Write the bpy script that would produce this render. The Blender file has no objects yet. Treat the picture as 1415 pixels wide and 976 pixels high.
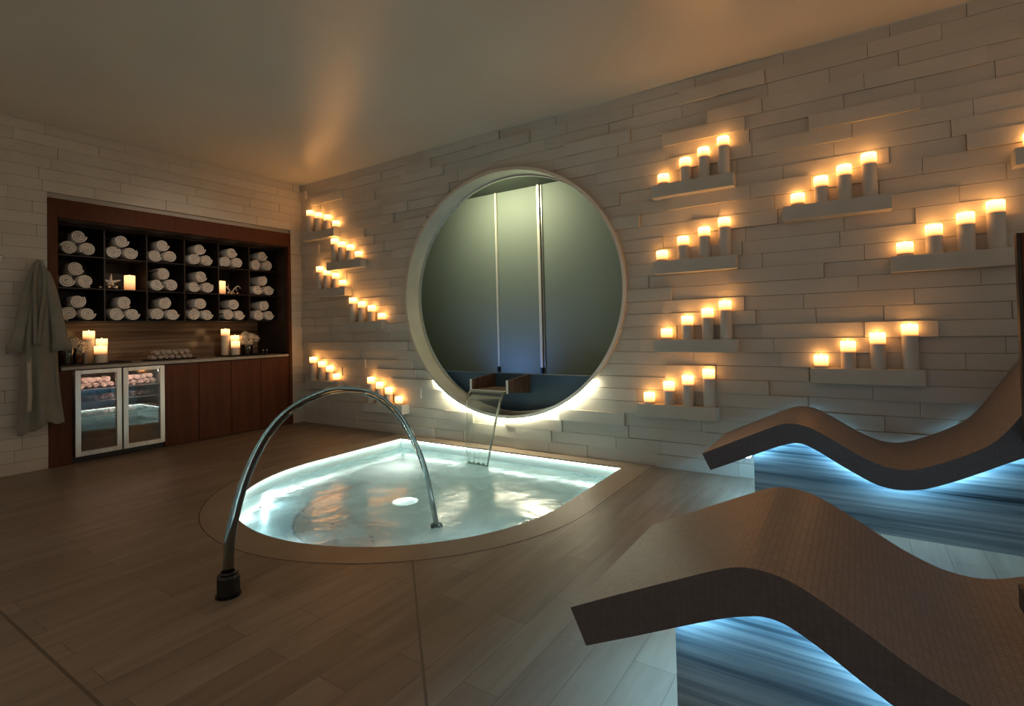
import bpy, bmesh, math, random
from mathutils import Vector, Matrix
PI = math.pi
S = bpy.context.scene
COL = S.collection
random.seed(7)

# ------------------------------------------------------------------ camera, world, light, exposure
def setup_camera():
    cd = bpy.data.cameras.new('camera'); co = bpy.data.objects.new('camera', cd); COL.objects.link(co)
    R = Vector((0.835, 0.549, -0.024)).normalized()
    F = Vector((-0.549, 0.836, 0.021)); F = (F - R * F.dot(R)).normalized()
    U = R.cross(F)
    m = Matrix((R, U, -F)).transposed().to_4x4()
    m.translation = Vector((6.038, -4.213, 1.15))
    co.matrix_world = m
    cd.sensor_fit = 'HORIZONTAL'; cd.sensor_width = 36.0
    cd.lens = 722.45 / 1415 * 36.0
    cd.shift_y = -49.43 / 1415
    cd.clip_start = 0.05; cd.clip_end = 60
    S.camera = co
setup_camera()
S.view_settings.view_transform = 'Standard'; S.view_settings.look = 'None'
S.view_settings.gamma = 1.0; S.view_settings.use_curve_mapping = False
S.view_settings.exposure = 0.0
AMBIENT = (0.94, 0.77, 0.62, 1.0); AMBIENT_STRENGTH = 0.28
w = bpy.data.worlds.new('World'); S.world = w; w.use_nodes = True
w.node_tree.nodes['Background'].inputs[0].default_value = AMBIENT
w.node_tree.nodes['Background'].inputs[1].default_value = AMBIENT_STRENGTH
CANDLE = 9.0; LED = 50.0; POOL_FILL = 135.0; RING_LED = 48.0; POOL_STRIP = 11.0
S.cycles.use_denoising = True
S.cycles.max_bounces = 10; S.cycles.transparent_max_bounces = 16
S.cycles.caustics_refractive = False; S.cycles.caustics_reflective = False
S.cycles.sample_clamp_indirect = 4.0
S.cycles.use_light_tree = True

def area_light(name, loc, direction, sx, sy, energy, color):
    l = bpy.data.lights.new(name, 'AREA'); l.shape = 'RECTANGLE'; l.size = sx; l.size_y = sy
    l.energy = energy; l.color = color
    o = bpy.data.objects.new(name, l); COL.objects.link(o)
    o.location = loc; o.rotation_euler = Vector(direction).to_track_quat('-Z', 'Y').to_euler()
    return o
# the alcove behind the round opening: green wash from its ceiling, blue wash from its foot
area_light('alcove_light_top', (2.75, 0.30, 2.72), (0, 0.75, -0.6), 0.9, 0.1, 17.0, (1.0, 0.94, 0.60))
# added warm area light behind the camera, lifting the room's general brightness
area_light('room_fill_light', (4.6, -5.6, 3.0), (-0.1, 0.2, -1), 0.5, 0.5, 9.0, (1.0, 0.80, 0.58))

def spot(name, loc, target, energy, color, angle, blend=.8):
    l = bpy.data.lights.new(name, 'SPOT'); l.energy = energy; l.color = color; l.spot_size = math.radians(angle); l.spot_blend = blend; l.shadow_soft_size = .06
    o = bpy.data.objects.new(name, l); COL.objects.link(o); o.location = loc
    o.rotation_euler = (Vector(target) - Vector(loc)).to_track_quat('-Z', 'Y').to_euler()
spot('alcove_spot_blue', (2.75, .34, .45), (2.75, .9, 1.35), 17.0, (.16, .38, 1.0), 125, 1.0)
spot('niche_fill_spot', (4.2, -1.9, 3.0), (-.2, -1.35, 1.5), 130.0, (1.0, .80, .62), 34)  # added spot without a fixture, brightens the towels in the niche

# ------------------------------------------------------------------ materials
def mat(name, color=(.5, .5, .5), rough=.6, metal=0.0, **k):
    m = bpy.data.materials.new(name); m.use_nodes = True
    b = m.node_tree.nodes['Principled BSDF']
    b.inputs['Base Color'].default_value = (*color, 1)
    b.inputs['Roughness'].default_value = rough; b.inputs['Metallic'].default_value = metal
    for kk, v in k.items():
        b.inputs[kk.replace('_', ' ')].default_value = v
    return m
def nt(m): return m.node_tree.nodes, m.node_tree.links, m.node_tree.nodes['Principled BSDF']
def add_noise(m, c1, c2, scale=6.0, detail=4, bump=0.0, bscale=None, stretch=(1, 1, 1), dist=0.01, coord='Object'):
    N, L, b = nt(m)
    tc = N.new('ShaderNodeTexCoord'); mp = N.new('ShaderNodeMapping'); mp.inputs['Scale'].default_value = stretch
    L.new(tc.outputs[coord], mp.inputs[0])
    n = N.new('ShaderNodeTexNoise'); n.inputs['Scale'].default_value = scale; n.inputs['Detail'].default_value = detail
    L.new(mp.outputs[0], n.inputs['Vector'])
    r = N.new('ShaderNodeValToRGB'); r.color_ramp.elements[0].position = .3; r.color_ramp.elements[1].position = .7
    r.color_ramp.elements[0].color = (*c1, 1); r.color_ramp.elements[1].color = (*c2, 1)
    L.new(n.outputs['Fac'], r.inputs[0]); L.new(r.outputs[0], b.inputs['Base Color'])
    if bump:
        n2 = N.new('ShaderNodeTexNoise'); n2.inputs['Scale'].default_value = bscale or scale * 4; n2.inputs['Detail'].default_value = 3
        L.new(mp.outputs[0], n2.inputs['Vector'])
        bp = N.new('ShaderNodeBump'); bp.inputs['Strength'].default_value = bump; bp.inputs['Distance'].default_value = dist
        L.new(n2.outputs['Fac'], bp.inputs['Height']); L.new(bp.outputs[0], b.inputs['Normal'])
    return m
def island_tint(m, c1, c2, amt=.5):
    """each brick of a wall has a slightly different tone of stone"""
    N, L, b = nt(m)
    g = N.new('ShaderNodeNewGeometry'); mx = N.new('ShaderNodeMix'); mx.data_type = 'RGBA'
    L.new(g.outputs['Random Per Island'], mx.inputs['Factor'])
    mx.inputs['A'].default_value = (*c1, 1); mx.inputs['B'].default_value = (*c2, 1)
    src = b.inputs['Base Color'].links[0].from_socket
    m2 = N.new('ShaderNodeMix'); m2.data_type = 'RGBA'; m2.inputs['Factor'].default_value = amt
    L.new(src, m2.inputs['A']); L.new(mx.outputs['Result'], m2.inputs['B']); L.new(m2.outputs['Result'], b.inputs['Base Color'])
    return m
M = {}
M['stone'] = island_tint(add_noise(mat('limestone', rough=.55), (.50, .47, .41), (.60, .57, .50), 3, 5, .15, 40), (.48, .455, .40), (.60, .57, .505))
M['ledge'] = add_noise(mat('ledge_stone', rough=.6), (.50, .48, .42), (.58, .55, .49), 5, 4, .1, 40)
M['ceiling'] = add_noise(mat('ceiling_paint', rough=.32), (.56, .54, .48), (.60, .58, .52), 1.2, 3, .03, 2.5)
M['ceiling'].node_tree.nodes['Principled BSDF'].inputs['Specular IOR Level'].default_value = .55
M['wood'] = add_noise(mat('mahogany', rough=.6, Specular_IOR_Level=.25), (.070, .021, .009), (.105, .034, .015), 5, 5, .08, 40, stretch=(1, 6, .6))
M['darkwood'] = add_noise(mat('espresso_wood', rough=.5), (.012, .007, .006), (.022, .013, .010), 6, 4, .05, 30)
M['counter'] = add_noise(mat('counter_stone', rough=.3), (.26, .24, .21), (.36, .34, .30), 8, 5)
M['black'] = mat('black_plastic', (.006, .006, .006), .35)
M['steel'] = add_noise(mat('brushed_steel', rough=.34, metal=1.0), (.62, .60, .58), (.75, .73, .70), 30, 2, .03, 80, stretch=(1, 1, .1))
M['towel'] = add_noise(mat('terry_towel', rough=.95), (.72, .67, .61), (.80, .76, .71), 14, 4, .6, 260, dist=.004)
M['facetowel'] = add_noise(mat('face_towel', rough=.95), (.52, .44, .37), (.64, .56, .49), 20, 4, .5, 300, dist=.003)
M['robe'] = add_noise(mat('robe_cloth', rough=.9), (.19, .185, .155), (.25, .245, .21), 6, 4, .35, 220, dist=.003)
M['satin'] = mat('satin_band', (.42, .38, .31), .4)
M['silver'] = mat('silver_ball', (.8, .72, .68), .12, 1.0)
M['white'] = add_noise(mat('white_shell', rough=.6), (.55, .5, .44), (.68, .63, .57), 20, 3, .4, 120, dist=.003)
M['petal'] = add_noise(mat('cream_petal', rough=.7), (.62, .52, .40), (.75, .66, .52), 12, 3)
M['leaf'] = add_noise(mat('leaf_green', rough=.6), (.05, .08, .03), (.10, .13, .05), 12, 3)
M['mosaic_side_shaded'] = None
M['chrome'] = mat('polished_steel', (.70, .68, .64), .22, 1.0)
M['ringsteel'] = add_noise(mat('ring_steel', rough=.38, metal=.45), (.74, .66, .56), (.86, .78, .67), 3, 3, .02, 30)
M['basin'] = add_noise(mat('pool_tile', rough=.35), (.56, .68, .68), (.66, .76, .75), 4, 4)
M['basinline'] = mat('pool_step_edge', (.03, .09, .12), .4)
M['backdrop'] = add_noise(mat('backdrop_panel', rough=.65), (.185, .225, .19), (.205, .245, .21), .9, 2)
M['rod'] = mat('satin_rod', (.80, .76, .66), .35, .3)
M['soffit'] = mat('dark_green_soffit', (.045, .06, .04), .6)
M['parapet'] = add_noise(mat('parapet_tile', rough=.35), (.06, .13, .20), (.09, .17, .25), 2, 2)
M['troughwood'] = add_noise(mat('trough_wood', rough=.5), (.10, .05, .03), (.26, .16, .11), 8, 5, .1, 60, stretch=(1, 2, .5))
M['troughlip'] = mat('trough_lip', (.85, .82, .74), .4, 0)
M['wick'] = mat('wick_black', (.02, .015, .01), .9)

def emis(name, color, strength, base=None):
    m = mat(name, base or color, .5); b = m.node_tree.nodes['Principled BSDF']
    b.inputs['Emission Color'].default_value = (*color, 1); b.inputs['Emission Strength'].default_value = strength
    return m
M['flame'] = emis('candle_flame', (1.0, .62, .25), CANDLE * 1.6)
M['led'] = emis('led_cold_white', (.34, .70, .95), LED)
M['poolstrip'] = emis('pool_strip_glow', (.84, .95, .86), POOL_STRIP)
M['ringled'] = emis('led_warm_white', (1.0, .93, .66), RING_LED)
M['poolfill'] = emis('pool_fill_glow', (.86, .97, .96), POOL_FILL)
M['floorlamp'] = emis('pool_floor_lamp_glow', (1.0, .96, .84), 14.0)
M['fridge_lamp_fill'] = emis('cooler_lamp_and_fill_glow', (1.0, .66, .52), 45.0)

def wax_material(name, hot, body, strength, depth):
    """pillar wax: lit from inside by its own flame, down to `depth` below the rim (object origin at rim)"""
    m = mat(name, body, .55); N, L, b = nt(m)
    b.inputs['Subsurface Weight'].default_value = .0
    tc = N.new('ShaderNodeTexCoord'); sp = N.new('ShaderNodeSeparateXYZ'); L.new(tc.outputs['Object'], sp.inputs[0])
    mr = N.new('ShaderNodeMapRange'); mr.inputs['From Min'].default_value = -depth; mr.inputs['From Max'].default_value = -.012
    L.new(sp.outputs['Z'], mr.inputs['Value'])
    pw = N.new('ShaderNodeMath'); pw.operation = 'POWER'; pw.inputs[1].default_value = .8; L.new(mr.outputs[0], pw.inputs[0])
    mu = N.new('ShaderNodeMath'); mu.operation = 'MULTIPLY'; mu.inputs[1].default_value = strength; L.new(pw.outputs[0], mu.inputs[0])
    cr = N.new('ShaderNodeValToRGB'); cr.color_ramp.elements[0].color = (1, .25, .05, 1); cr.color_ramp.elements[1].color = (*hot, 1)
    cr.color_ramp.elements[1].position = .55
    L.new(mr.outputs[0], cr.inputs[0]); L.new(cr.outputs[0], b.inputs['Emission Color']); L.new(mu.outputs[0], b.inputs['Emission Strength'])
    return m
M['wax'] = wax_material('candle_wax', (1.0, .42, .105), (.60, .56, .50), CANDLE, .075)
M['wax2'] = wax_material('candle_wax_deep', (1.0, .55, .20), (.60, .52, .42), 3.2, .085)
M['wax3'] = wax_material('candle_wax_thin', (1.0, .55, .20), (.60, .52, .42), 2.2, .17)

def mosaic(name, c1, c2, mortar, su, sv, spec=.5, rough=.45):
    m = mat(name, c1, rough); N, L, b = nt(m)
    uv = N.new('ShaderNodeUVMap'); bt = N.new('ShaderNodeTexBrick')
    bt.offset = 0; bt.inputs['Scale'].default_value = 1; bt.inputs['Brick Width'].default_value = su; bt.inputs['Row Height'].default_value = sv
    bt.inputs['Mortar Size'].default_value = .0011; bt.inputs['Mortar Smooth'].default_value = .3; bt.inputs['Bias'].default_value = 0
    bt.inputs['Color1'].default_value = (*c1, 1); bt.inputs['Color2'].default_value = (*c2, 1); bt.inputs['Mortar'].default_value = (*mortar, 1)
    L.new(uv.outputs[0], bt.inputs['Vector']); L.new(bt.outputs['Color'], b.inputs['Base Color'])
    bp = N.new('ShaderNodeBump'); bp.invert = True; bp.inputs['Strength'].default_value = .5; bp.inputs['Distance'].default_value = .002
    L.new(bt.outputs['Fac'], bp.inputs['Height']); L.new(bp.outputs[0], b.inputs['Normal'])
    return m
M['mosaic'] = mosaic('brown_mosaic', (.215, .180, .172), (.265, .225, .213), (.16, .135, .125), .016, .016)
M['mosaic_side_shaded'] = mosaic('brown_mosaic_shaded_side', (.085, .075, .080), (.100, .090, .096), (.075, .066, .070), .016, .016)  # same tile as the seat; the sides' shade is put into its colour

def marble(name, dark, mid, light, tilt=.06, scale=(1.0, 1.0, 14.0), rough=.25):
    m = mat(name, mid, rough); N, L, b = nt(m)
    tc = N.new('ShaderNodeTexCoord'); mp = N.new('ShaderNodeMapping')
    mp.inputs['Rotation'].default_value = (0, tilt, 0); mp.inputs['Scale'].default_value = scale
    L.new(tc.outputs['Object'], mp.inputs[0])
    n = N.new('ShaderNodeTexNoise'); n.inputs['Scale'].default_value = 1.0; n.inputs['Detail'].default_value = 7; n.inputs['Roughness'].default_value = .62
    n.inputs['Distortion'].default_value = .15
    L.new(mp.outputs[0], n.inputs['Vector'])
    r = N.new('ShaderNodeValToRGB'); e = r.color_ramp.elements
    e[0].position = .33; e[0].color = (*dark, 1); e[1].position = .68; e[1].color = (*light, 1)
    x = e.new(.45); x.color = (*mid, 1); x = e.new(.56); x.color = (*[(p + q) / 2 for p, q in zip(mid, light)], 1)
    L.new(n.outputs['Fac'], r.inputs[0]); L.new(r.outputs[0], b.inputs['Base Color'])
    return m
M['marble'] = marble('striped_marble', (.010, .022, .032), (.085, .125, .15), (.32, .38, .40), tilt=.035, scale=(.32, 1, 17))
M['backsplash'] = marble('striped_brown_marble', (.06, .035, .022), (.16, .10, .065), (.34, .25, .17), tilt=0, scale=(1, .6, 22), rough=.18)

def floor_material():
    m = mat('floor_planks', (.3, .25, .2), .42); N, L, b = nt(m)
    tc = N.new('ShaderNodeTexCoord'); mp = N.new('ShaderNodeMapping'); mp.inputs['Rotation'].default_value = (0, 0, PI / 2)
    L.new(tc.outputs['Object'], mp.inputs[0])
    bt = N.new('ShaderNodeTexBrick'); bt.offset = .37; bt.offset_frequency = 2; bt.squash = 1
    for k, v in (('Scale', 1), ('Brick Width', .62), ('Row Height', .145), ('Mortar Size', .0022), ('Mortar Smooth', .4), ('Bias', 0)):
        bt.inputs[k].default_value = v
    bt.inputs['Color1'].default_value = (.225, .178, .138, 1); bt.inputs['Color2'].default_value = (.29, .235, .185, 1)
    bt.inputs['Mortar'].default_value = (.165, .13, .10, 1)
    L.new(mp.outputs[0], bt.inputs['Vector'])
    m2 = N.new('ShaderNodeMapping'); m2.inputs['Scale'].default_value = (7, .9, 1); L.new(tc.outputs['Object'], m2.inputs[0])
    n = N.new('ShaderNodeTexNoise'); n.inputs['Scale'].default_value = 2.2; n.inputs['Detail'].default_value = 6; n.inputs['Distortion'].default_value = .6
    L.new(m2.outputs[0], n.inputs['Vector'])
    r = N.new('ShaderNodeValToRGB'); r.color_ramp.elements[0].position = .3; r.color_ramp.elements[1].position = .75
    r.color_ramp.elements[0].color = (.76, .74, .72, 1); r.color_ramp.elements[1].color = (1.12, 1.1, 1.08, 1)
    L.new(n.outputs['Fac'], r.inputs[0])
    mu = N.new('ShaderNodeMix'); mu.data_type = 'RGBA'; mu.blend_type = 'MULTIPLY'; mu.inputs['Factor'].default_value = 1
    L.new(bt.outputs['Color'], mu.inputs['A']); L.new(r.outputs[0], mu.inputs['B'])
    # the long drainage joints: one parallel to the pool wall, one mitred from the pool corner
    sp = N.new('ShaderNodeSeparateXYZ'); L.new(tc.outputs['Object'], sp.inputs[0])
    def math_(op, a, c=None):
        x = N.new('ShaderNodeMath'); x.operation = op
        for i, v in enumerate((a, c)):
            if v is None: continue
            if isinstance(v, (int, float)): x.inputs[i].default_value = v
            else: L.new(v, x.inputs[i])
        return x.outputs[0]
    line1 = math_('LESS_THAN', math_('ABSOLUTE', math_('ADD', sp.outputs['Y'], 3.547)), .006)
    d = math_('ADD', math_('MULTIPLY', math_('SUBTRACT', sp.outputs['X'], 4.217), .688), math_('MULTIPLY', math_('ADD', sp.outputs['Y'], 2.362), .725))
    line2 = math_('MULTIPLY', math_('LESS_THAN', math_('ABSOLUTE', d), .005), math_('LESS_THAN', sp.outputs['Y'], -2.3))
    line2 = math_('MULTIPLY', line2, math_('GREATER_THAN', sp.outputs['Y'], -3.547))
    ln = math_('MAXIMUM', line1, line2)
    mx = N.new('ShaderNodeMix'); mx.data_type = 'RGBA'; L.new(ln, mx.inputs['Factor']); L.new(mu.outputs['Result'], mx.inputs['A'])
    mx.inputs['B'].default_value = (.13, .10, .075, 1); L.new(mx.outputs['Result'], b.inputs['Base Color'])
    bp = N.new('ShaderNodeBump'); bp.invert = True; bp.inputs['Strength'].default_value = .35; bp.inputs['Distance'].default_value = .003
    L.new(math_('MAXIMUM', bt.outputs['Fac'], ln), bp.inputs['Height']); L.new(bp.outputs[0], b.inputs['Normal'])
    return m
M['floor'] = floor_material()
M['coping'] = add_noise(mat('coping_stone', rough=.42), (.27, .21, .16), (.32, .255, .195), 4, 5, .1, 40)

def glass_mat(name, tint=(1, 1, 1), refl=.12, rough=.02):
    m = bpy.data.materials.new(name); m.use_nodes = True; N = m.node_tree.nodes; L = m.node_tree.links; N.clear()
    o = N.new('ShaderNodeOutputMaterial'); t = N.new('ShaderNodeBsdfTransparent'); t.inputs[0].default_value = (*tint, 1)
    g = N.new('ShaderNodeBsdfGlossy'); g.inputs['Roughness'].default_value = rough
    lw = N.new('ShaderNodeLayerWeight'); lw.inputs[0].default_value = .35
    a = N.new('ShaderNodeMath'); a.operation = 'ADD'; a.use_clamp = True; a.inputs[1].default_value = refl
    L.new(lw.outputs['Fresnel'], a.inputs[0])
    x = N.new('ShaderNodeMixShader'); L.new(a.outputs[0], x.inputs[0]); L.new(t.outputs[0], x.inputs[1]); L.new(g.outputs[0], x.inputs[2])
    L.new(x.outputs[0], o.inputs[0]); return m
M['doorglass'] = glass_mat('door_glass', (.85, .85, .88), .12)
M['vaseglass'] = glass_mat('vase_glass', (.72, .72, .66), .05)

def water_mat():
    m = bpy.data.materials.new('pool_water'); m.use_nodes = True; N = m.node_tree.nodes; L = m.node_tree.links; N.clear()
    o = N.new('ShaderNodeOutputMaterial')
    tc = N.new('ShaderNodeTexCoord')
    n1 = N.new('ShaderNodeTexNoise'); n1.inputs['Scale'].default_value = 4; n1.inputs['Detail'].default_value = 4; n1.inputs['Distortion'].default_value = 1.0
    n2 = N.new('ShaderNodeTexNoise'); n2.inputs['Scale'].default_value = 20; n2.inputs['Detail'].default_value = 3
    for n in (n1, n2): L.new(tc.outputs['Object'], n.inputs['Vector'])
    ad = N.new('ShaderNodeMath'); ad.operation = 'MULTIPLY_ADD'; ad.inputs[1].default_value = .2
    L.new(n2.outputs['Fac'], ad.inputs[0]); L.new(n1.outputs['Fac'], ad.inputs[2])
    bp = N.new('ShaderNodeBump'); bp.inputs['Strength'].default_value = .20; bp.inputs['Distance'].default_value = .03
    L.new(ad.outputs[0], bp.inputs['Height'])
    t = N.new('ShaderNodeBsdfTransparent'); t.inputs[0].default_value = (.62, .88, .95, 1)
    g = N.new('ShaderNodeBsdfGlossy'); g.inputs['Roughness'].default_value = .14; L.new(bp.outputs[0], g.inputs['Normal'])
    fr = N.new('ShaderNodeFresnel'); fr.inputs['IOR'].default_value = 1.33; L.new(bp.outputs[0], fr.inputs['Normal'])
    fs = N.new('ShaderNodeMath'); fs.operation = 'MULTIPLY'; fs.inputs[1].default_value = .6; L.new(fr.outputs[0], fs.inputs[0])
    x0 = N.new('ShaderNodeMixShader'); L.new(fs.outputs[0], x0.inputs[0]); L.new(t.outputs[0], x0.inputs[1]); L.new(g.outputs[0], x0.inputs[2])
    # milky, aerated patches where the jets stir the water
    tr = N.new('ShaderNodeBsdfTranslucent'); tr.inputs[0].default_value = (.80, .93, .95, 1)
    df = N.new('ShaderNodeBsdfDiffuse'); df.inputs[0].default_value = (.66, .84, .86, 1)
    mf = N.new('ShaderNodeMixShader'); mf.inputs[0].default_value = .3; L.new(tr.outputs[0], mf.inputs[1]); L.new(df.outputs[0], mf.inputs[2])
    n3 = N.new('ShaderNodeTexNoise'); n3.inputs['Scale'].default_value = 2.2; n3.inputs['Detail'].default_value = 6; n3.inputs['Distortion'].default_value = .8
    L.new(tc.outputs['Object'], n3.inputs['Vector'])
    mr = N.new('ShaderNodeMapRange'); mr.inputs['From Min'].default_value = .40; mr.inputs['From Max'].default_value = .60; mr.inputs['To Min'].default_value = .42; mr.inputs['To Max'].default_value = .88
    L.new(n3.outputs['Fac'], mr.inputs['Value'])
    vd = N.new('ShaderNodeVectorMath'); vd.operation = 'DISTANCE'; vd.inputs[1].default_value = (-.05, .38, 0)
    L.new(tc.outputs['Object'], vd.inputs[0])
    fm = N.new('ShaderNodeMapRange'); fm.interpolation_type = 'SMOOTHSTEP'; fm.inputs['From Min'].default_value = 1.4; fm.inputs['From Max'].default_value = .8; fm.inputs['To Min'].default_value = .25
    L.new(vd.outputs['Value'], fm.inputs['Value'])
    pr = N.new('ShaderNodeMath'); pr.operation = 'MULTIPLY'; L.new(mr.outputs[0], pr.inputs[0]); L.new(fm.outputs[0], pr.inputs[1])
    x = N.new('ShaderNodeMixShader'); L.new(pr.outputs[0], x.inputs[0]); L.new(x0.outputs[0], x.inputs[1]); L.new(mf.outputs[0], x.inputs[2])
    L.new(x.outputs[0], o.inputs[0]); return m
M['water'] = water_mat()
def jet_mat(name, tint, rough):
    m = mat(name, tint, rough); b = m.node_tree.nodes['Principled BSDF']
    b.inputs['Transmission Weight'].default_value = 1; b.inputs['IOR'].default_value = 1.33
    return m
M['jet'] = jet_mat('water_jet', (.24, .30, .32), .03)
M['fall'] = glass_mat('falling_water', (.93, .95, .93), .02, .15)
def fall_mat():
    m = M['fall']; N = m.node_tree.nodes; L = m.node_tree.links
    g = [n for n in N if n.type == 'BSDF_GLOSSY'][0]
    df = N.new('ShaderNodeBsdfDiffuse'); df.inputs[0].default_value = (.8, .85, .8, 1)
    mx = N.new('ShaderNodeMixShader'); mx.inputs[0].default_value = .6; L.new(g.outputs[0], mx.inputs[1]); L.new(df.outputs[0], mx.inputs[2])
    x = [n for n in N if n.type == 'MIX_SHADER' and n != mx][0]; L.new(mx.outputs[0], x.inputs[2])
fall_mat()

# ------------------------------------------------------------------ helpers
def link(name, me, m, parent=None, loc=(0, 0, 0), smooth=False):
    if m is not None: me.materials.append(m)
    o = bpy.data.objects.new(name, me); COL.objects.link(o); o.location = loc
    if parent is not None: o.parent = parent
    if smooth:
        for p in me.polygons: p.use_smooth = True
    return o
def obj(name, bm, m, parent=None, loc=(0, 0, 0), smooth=False, autosmooth=None):
    bmesh.ops.recalc_face_normals(bm, faces=bm.faces)
    me = bpy.data.meshes.new(name); bm.to_mesh(me); bm.free()
    o = link(name, me, m, parent, loc, smooth or autosmooth is not None)
    if autosmooth is not None: me.set_sharp_from_angle(angle=math.radians(autosmooth))
    return o
def thing(name, label, cat, loc=(0, 0, 0), group=None, rotz=0.0):
    o = bpy.data.objects.new(name, None); COL.objects.link(o); o.location = loc; o.rotation_euler = (0, 0, rotz)
    o.empty_display_size = .05
    o['label'] = label; o['category'] = cat
    if group: o['group'] = group
    return o
def tag(o, label, cat, group=None):
    o['label'] = label; o['category'] = cat
    if group: o['group'] = group
    return o
def struct(o): o['kind'] = 'structure'; return o
def box(bm, x0, x1, y0, y1, z0, z1, bev=0.0, seg=1):
    v = [bm.verts.new(p) for p in ((x0, y0, z0), (x1, y0, z0), (x1, y1, z0), (x0, y1, z0), (x0, y0, z1), (x1, y0, z1), (x1, y1, z1), (x0, y1, z1))]
    fs = [bm.faces.new([v[i] for i in f]) for f in ((3, 2, 1, 0), (4, 5, 6, 7), (0, 1, 5, 4), (1, 2, 6, 5), (2, 3, 7, 6), (3, 0, 4, 7))]
    if bev:
        es = list({e for f in fs for e in f.edges})
        bmesh.ops.bevel(bm, geom=es, offset=bev, segments=seg, affect='EDGES')
    return bm
def boxes(lst, bev=0.0, seg=1):
    bm = bmesh.new()
    for b in lst: box(bm, *b, bev=bev, seg=seg)
    return bm
def lathe(prof, n=24, bm=None, c=(0, 0, 0), cap=True):
    bm = bm or bmesh.new(); rings = []
    for r, z in prof:
        if r < 1e-6: rings.append([bm.verts.new((c[0], c[1], c[2] + z))])
        else: rings.append([bm.verts.new((c[0] + r * math.cos(2 * PI * i / n), c[1] + r * math.sin(2 * PI * i / n), c[2] + z)) for i in range(n)])
    for a, b in zip(rings, rings[1:]):
        for i in range(n):
            j = (i + 1) % n
            if len(a) == 1 and len(b) > 1: bm.faces.new((a[0], b[i], b[j]))
            elif len(b) == 1 and len(a) > 1: bm.faces.new((a[i], a[j], b[0]))
            elif len(a) > 1: bm.faces.new((a[i], a[j], b[j], b[i]))
    if cap:
        if len(rings[0]) > 1: bm.faces.new(rings[0])
        if len(rings[-1]) > 1: bm.faces.new(rings[-1])
    return bm
def tube(pts, rad, n=12, bm=None, cap=True):
    bm = bm or bmesh.new(); pts = [Vector(p) for p in pts]; rings = []
    rs = rad if isinstance(rad, (list, tuple)) else [rad] * len(pts)
    up = None
    for i, p in enumerate(pts):
        t = (pts[min(i + 1, len(pts) - 1)] - pts[max(i - 1, 0)]).normalized()
        if up is None: up = Vector((0, 0, 1)) if abs(t.z) < .9 else Vector((1, 0, 0))
        s = t.cross(up).normalized(); u = s.cross(t).normalized(); up = u
        rings.append([bm.verts.new(p + (s * math.cos(2 * PI * k / n) + u * math.sin(2 * PI * k / n)) * rs[i]) for k in range(n)])
    for a, b in zip(rings, rings[1:]):
        for k in range(n): bm.faces.new((a[k], a[(k + 1) % n], b[(k + 1) % n], b[k]))
    if cap: bm.faces.new(rings[0]); bm.faces.new(rings[-1])
    return bm
def sphere(bm, c, r, seg=12, sc=(1, 1, 1)):
    g = bmesh.ops.create_uvsphere(bm, u_segments=seg, v_segments=max(6, seg * 2 // 3), radius=r)
    for v in g['verts']: v.co = Vector((v.co.x * sc[0], v.co.y * sc[1], v.co.z * sc[2])) + Vector(c)
    return bm
def catmull(P, k=6):
    P = [Vector(p) for p in P]; out = []
    for i in range(len(P) - 1):
        a, b, c, d = P[max(i - 1, 0)], P[i], P[i + 1], P[min(i + 2, len(P) - 1)]
        for j in range(k):
            t = j / k
            out.append(.5 * ((2 * b) + (c - a) * t + (2 * a - 5 * b + 4 * c - d) * t * t + (3 * b - a - 3 * c + d) * t ** 3))
    out.append(P[-1]); return out
def copy_thing(root, loc, label, group=None, scale=None, rotz=None):
    r = root.copy(); COL.objects.link(r); r.location = loc; r['label'] = label
    if group: r['group'] = group
    if scale: r.scale = scale
    if rotz is not None: r.rotation_euler = (0, 0, rotz)
    for ch in list(root.children):
        c = ch.copy(); COL.objects.link(c); c.parent = r
        for g in list(ch.children):
            d = g.copy(); COL.objects.link(d); d.parent = c
    return r
def boolean_cut(o, cutter):
    md = o.modifiers.new('cut', 'BOOLEAN'); md.operation = 'DIFFERENCE'; md.object = cutter; md.solver = 'EXACT'
    dg = bpy.context.evaluated_depsgraph_get(); dg.update()
    me = bpy.data.meshes.new_from_object(o.evaluated_get(dg)); o.modifiers.clear(); o.data = me

# ------------------------------------------------------------------ room shell
CH = 0.1033                        # height of a stone course
HC = (3.172, 1.494); RX, RZ = 1.277, 1.208     # round opening in the back wall
XR, YF, ZC = 7.6, -5.2, 3.085
def floor_mesh():
    bm = bmesh.new()
    outer = [(-.75, .02), (XR, .02), (XR, YF), (-.75, YF)]
    inner = [(4.62, .0)] + [(4.62, -1.23)] + [(3.17 + 1.45 * math.cos(a), -1.23 - 1.45 * math.sin(a)) for a in [PI * k / 48 for k in range(1, 48)]] + [(1.72, -1.23), (1.72, .0)]
    vo = [bm.verts.new((x, y, 0)) for x, y in outer]; vi = [bm.verts.new((x, y, 0)) for x, y in inner]
    es = [bm.edges.new((a[i], a[(i + 1) % len(a)])) for a in (vo, vi) for i in range(len(a))]
    bmesh.ops.triangle_fill(bm, edges=es, use_beauty=True)
    return bm
fl = struct(obj('floor', floor_mesh(), M['floor']))
if fl.data.polygons[0].normal.z < 0: fl.data.flip_normals()
struct(obj('ceiling', boxes([(-.75, XR, YF, 0.0, ZC, ZC + .1)]), M['ceiling']))

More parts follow.
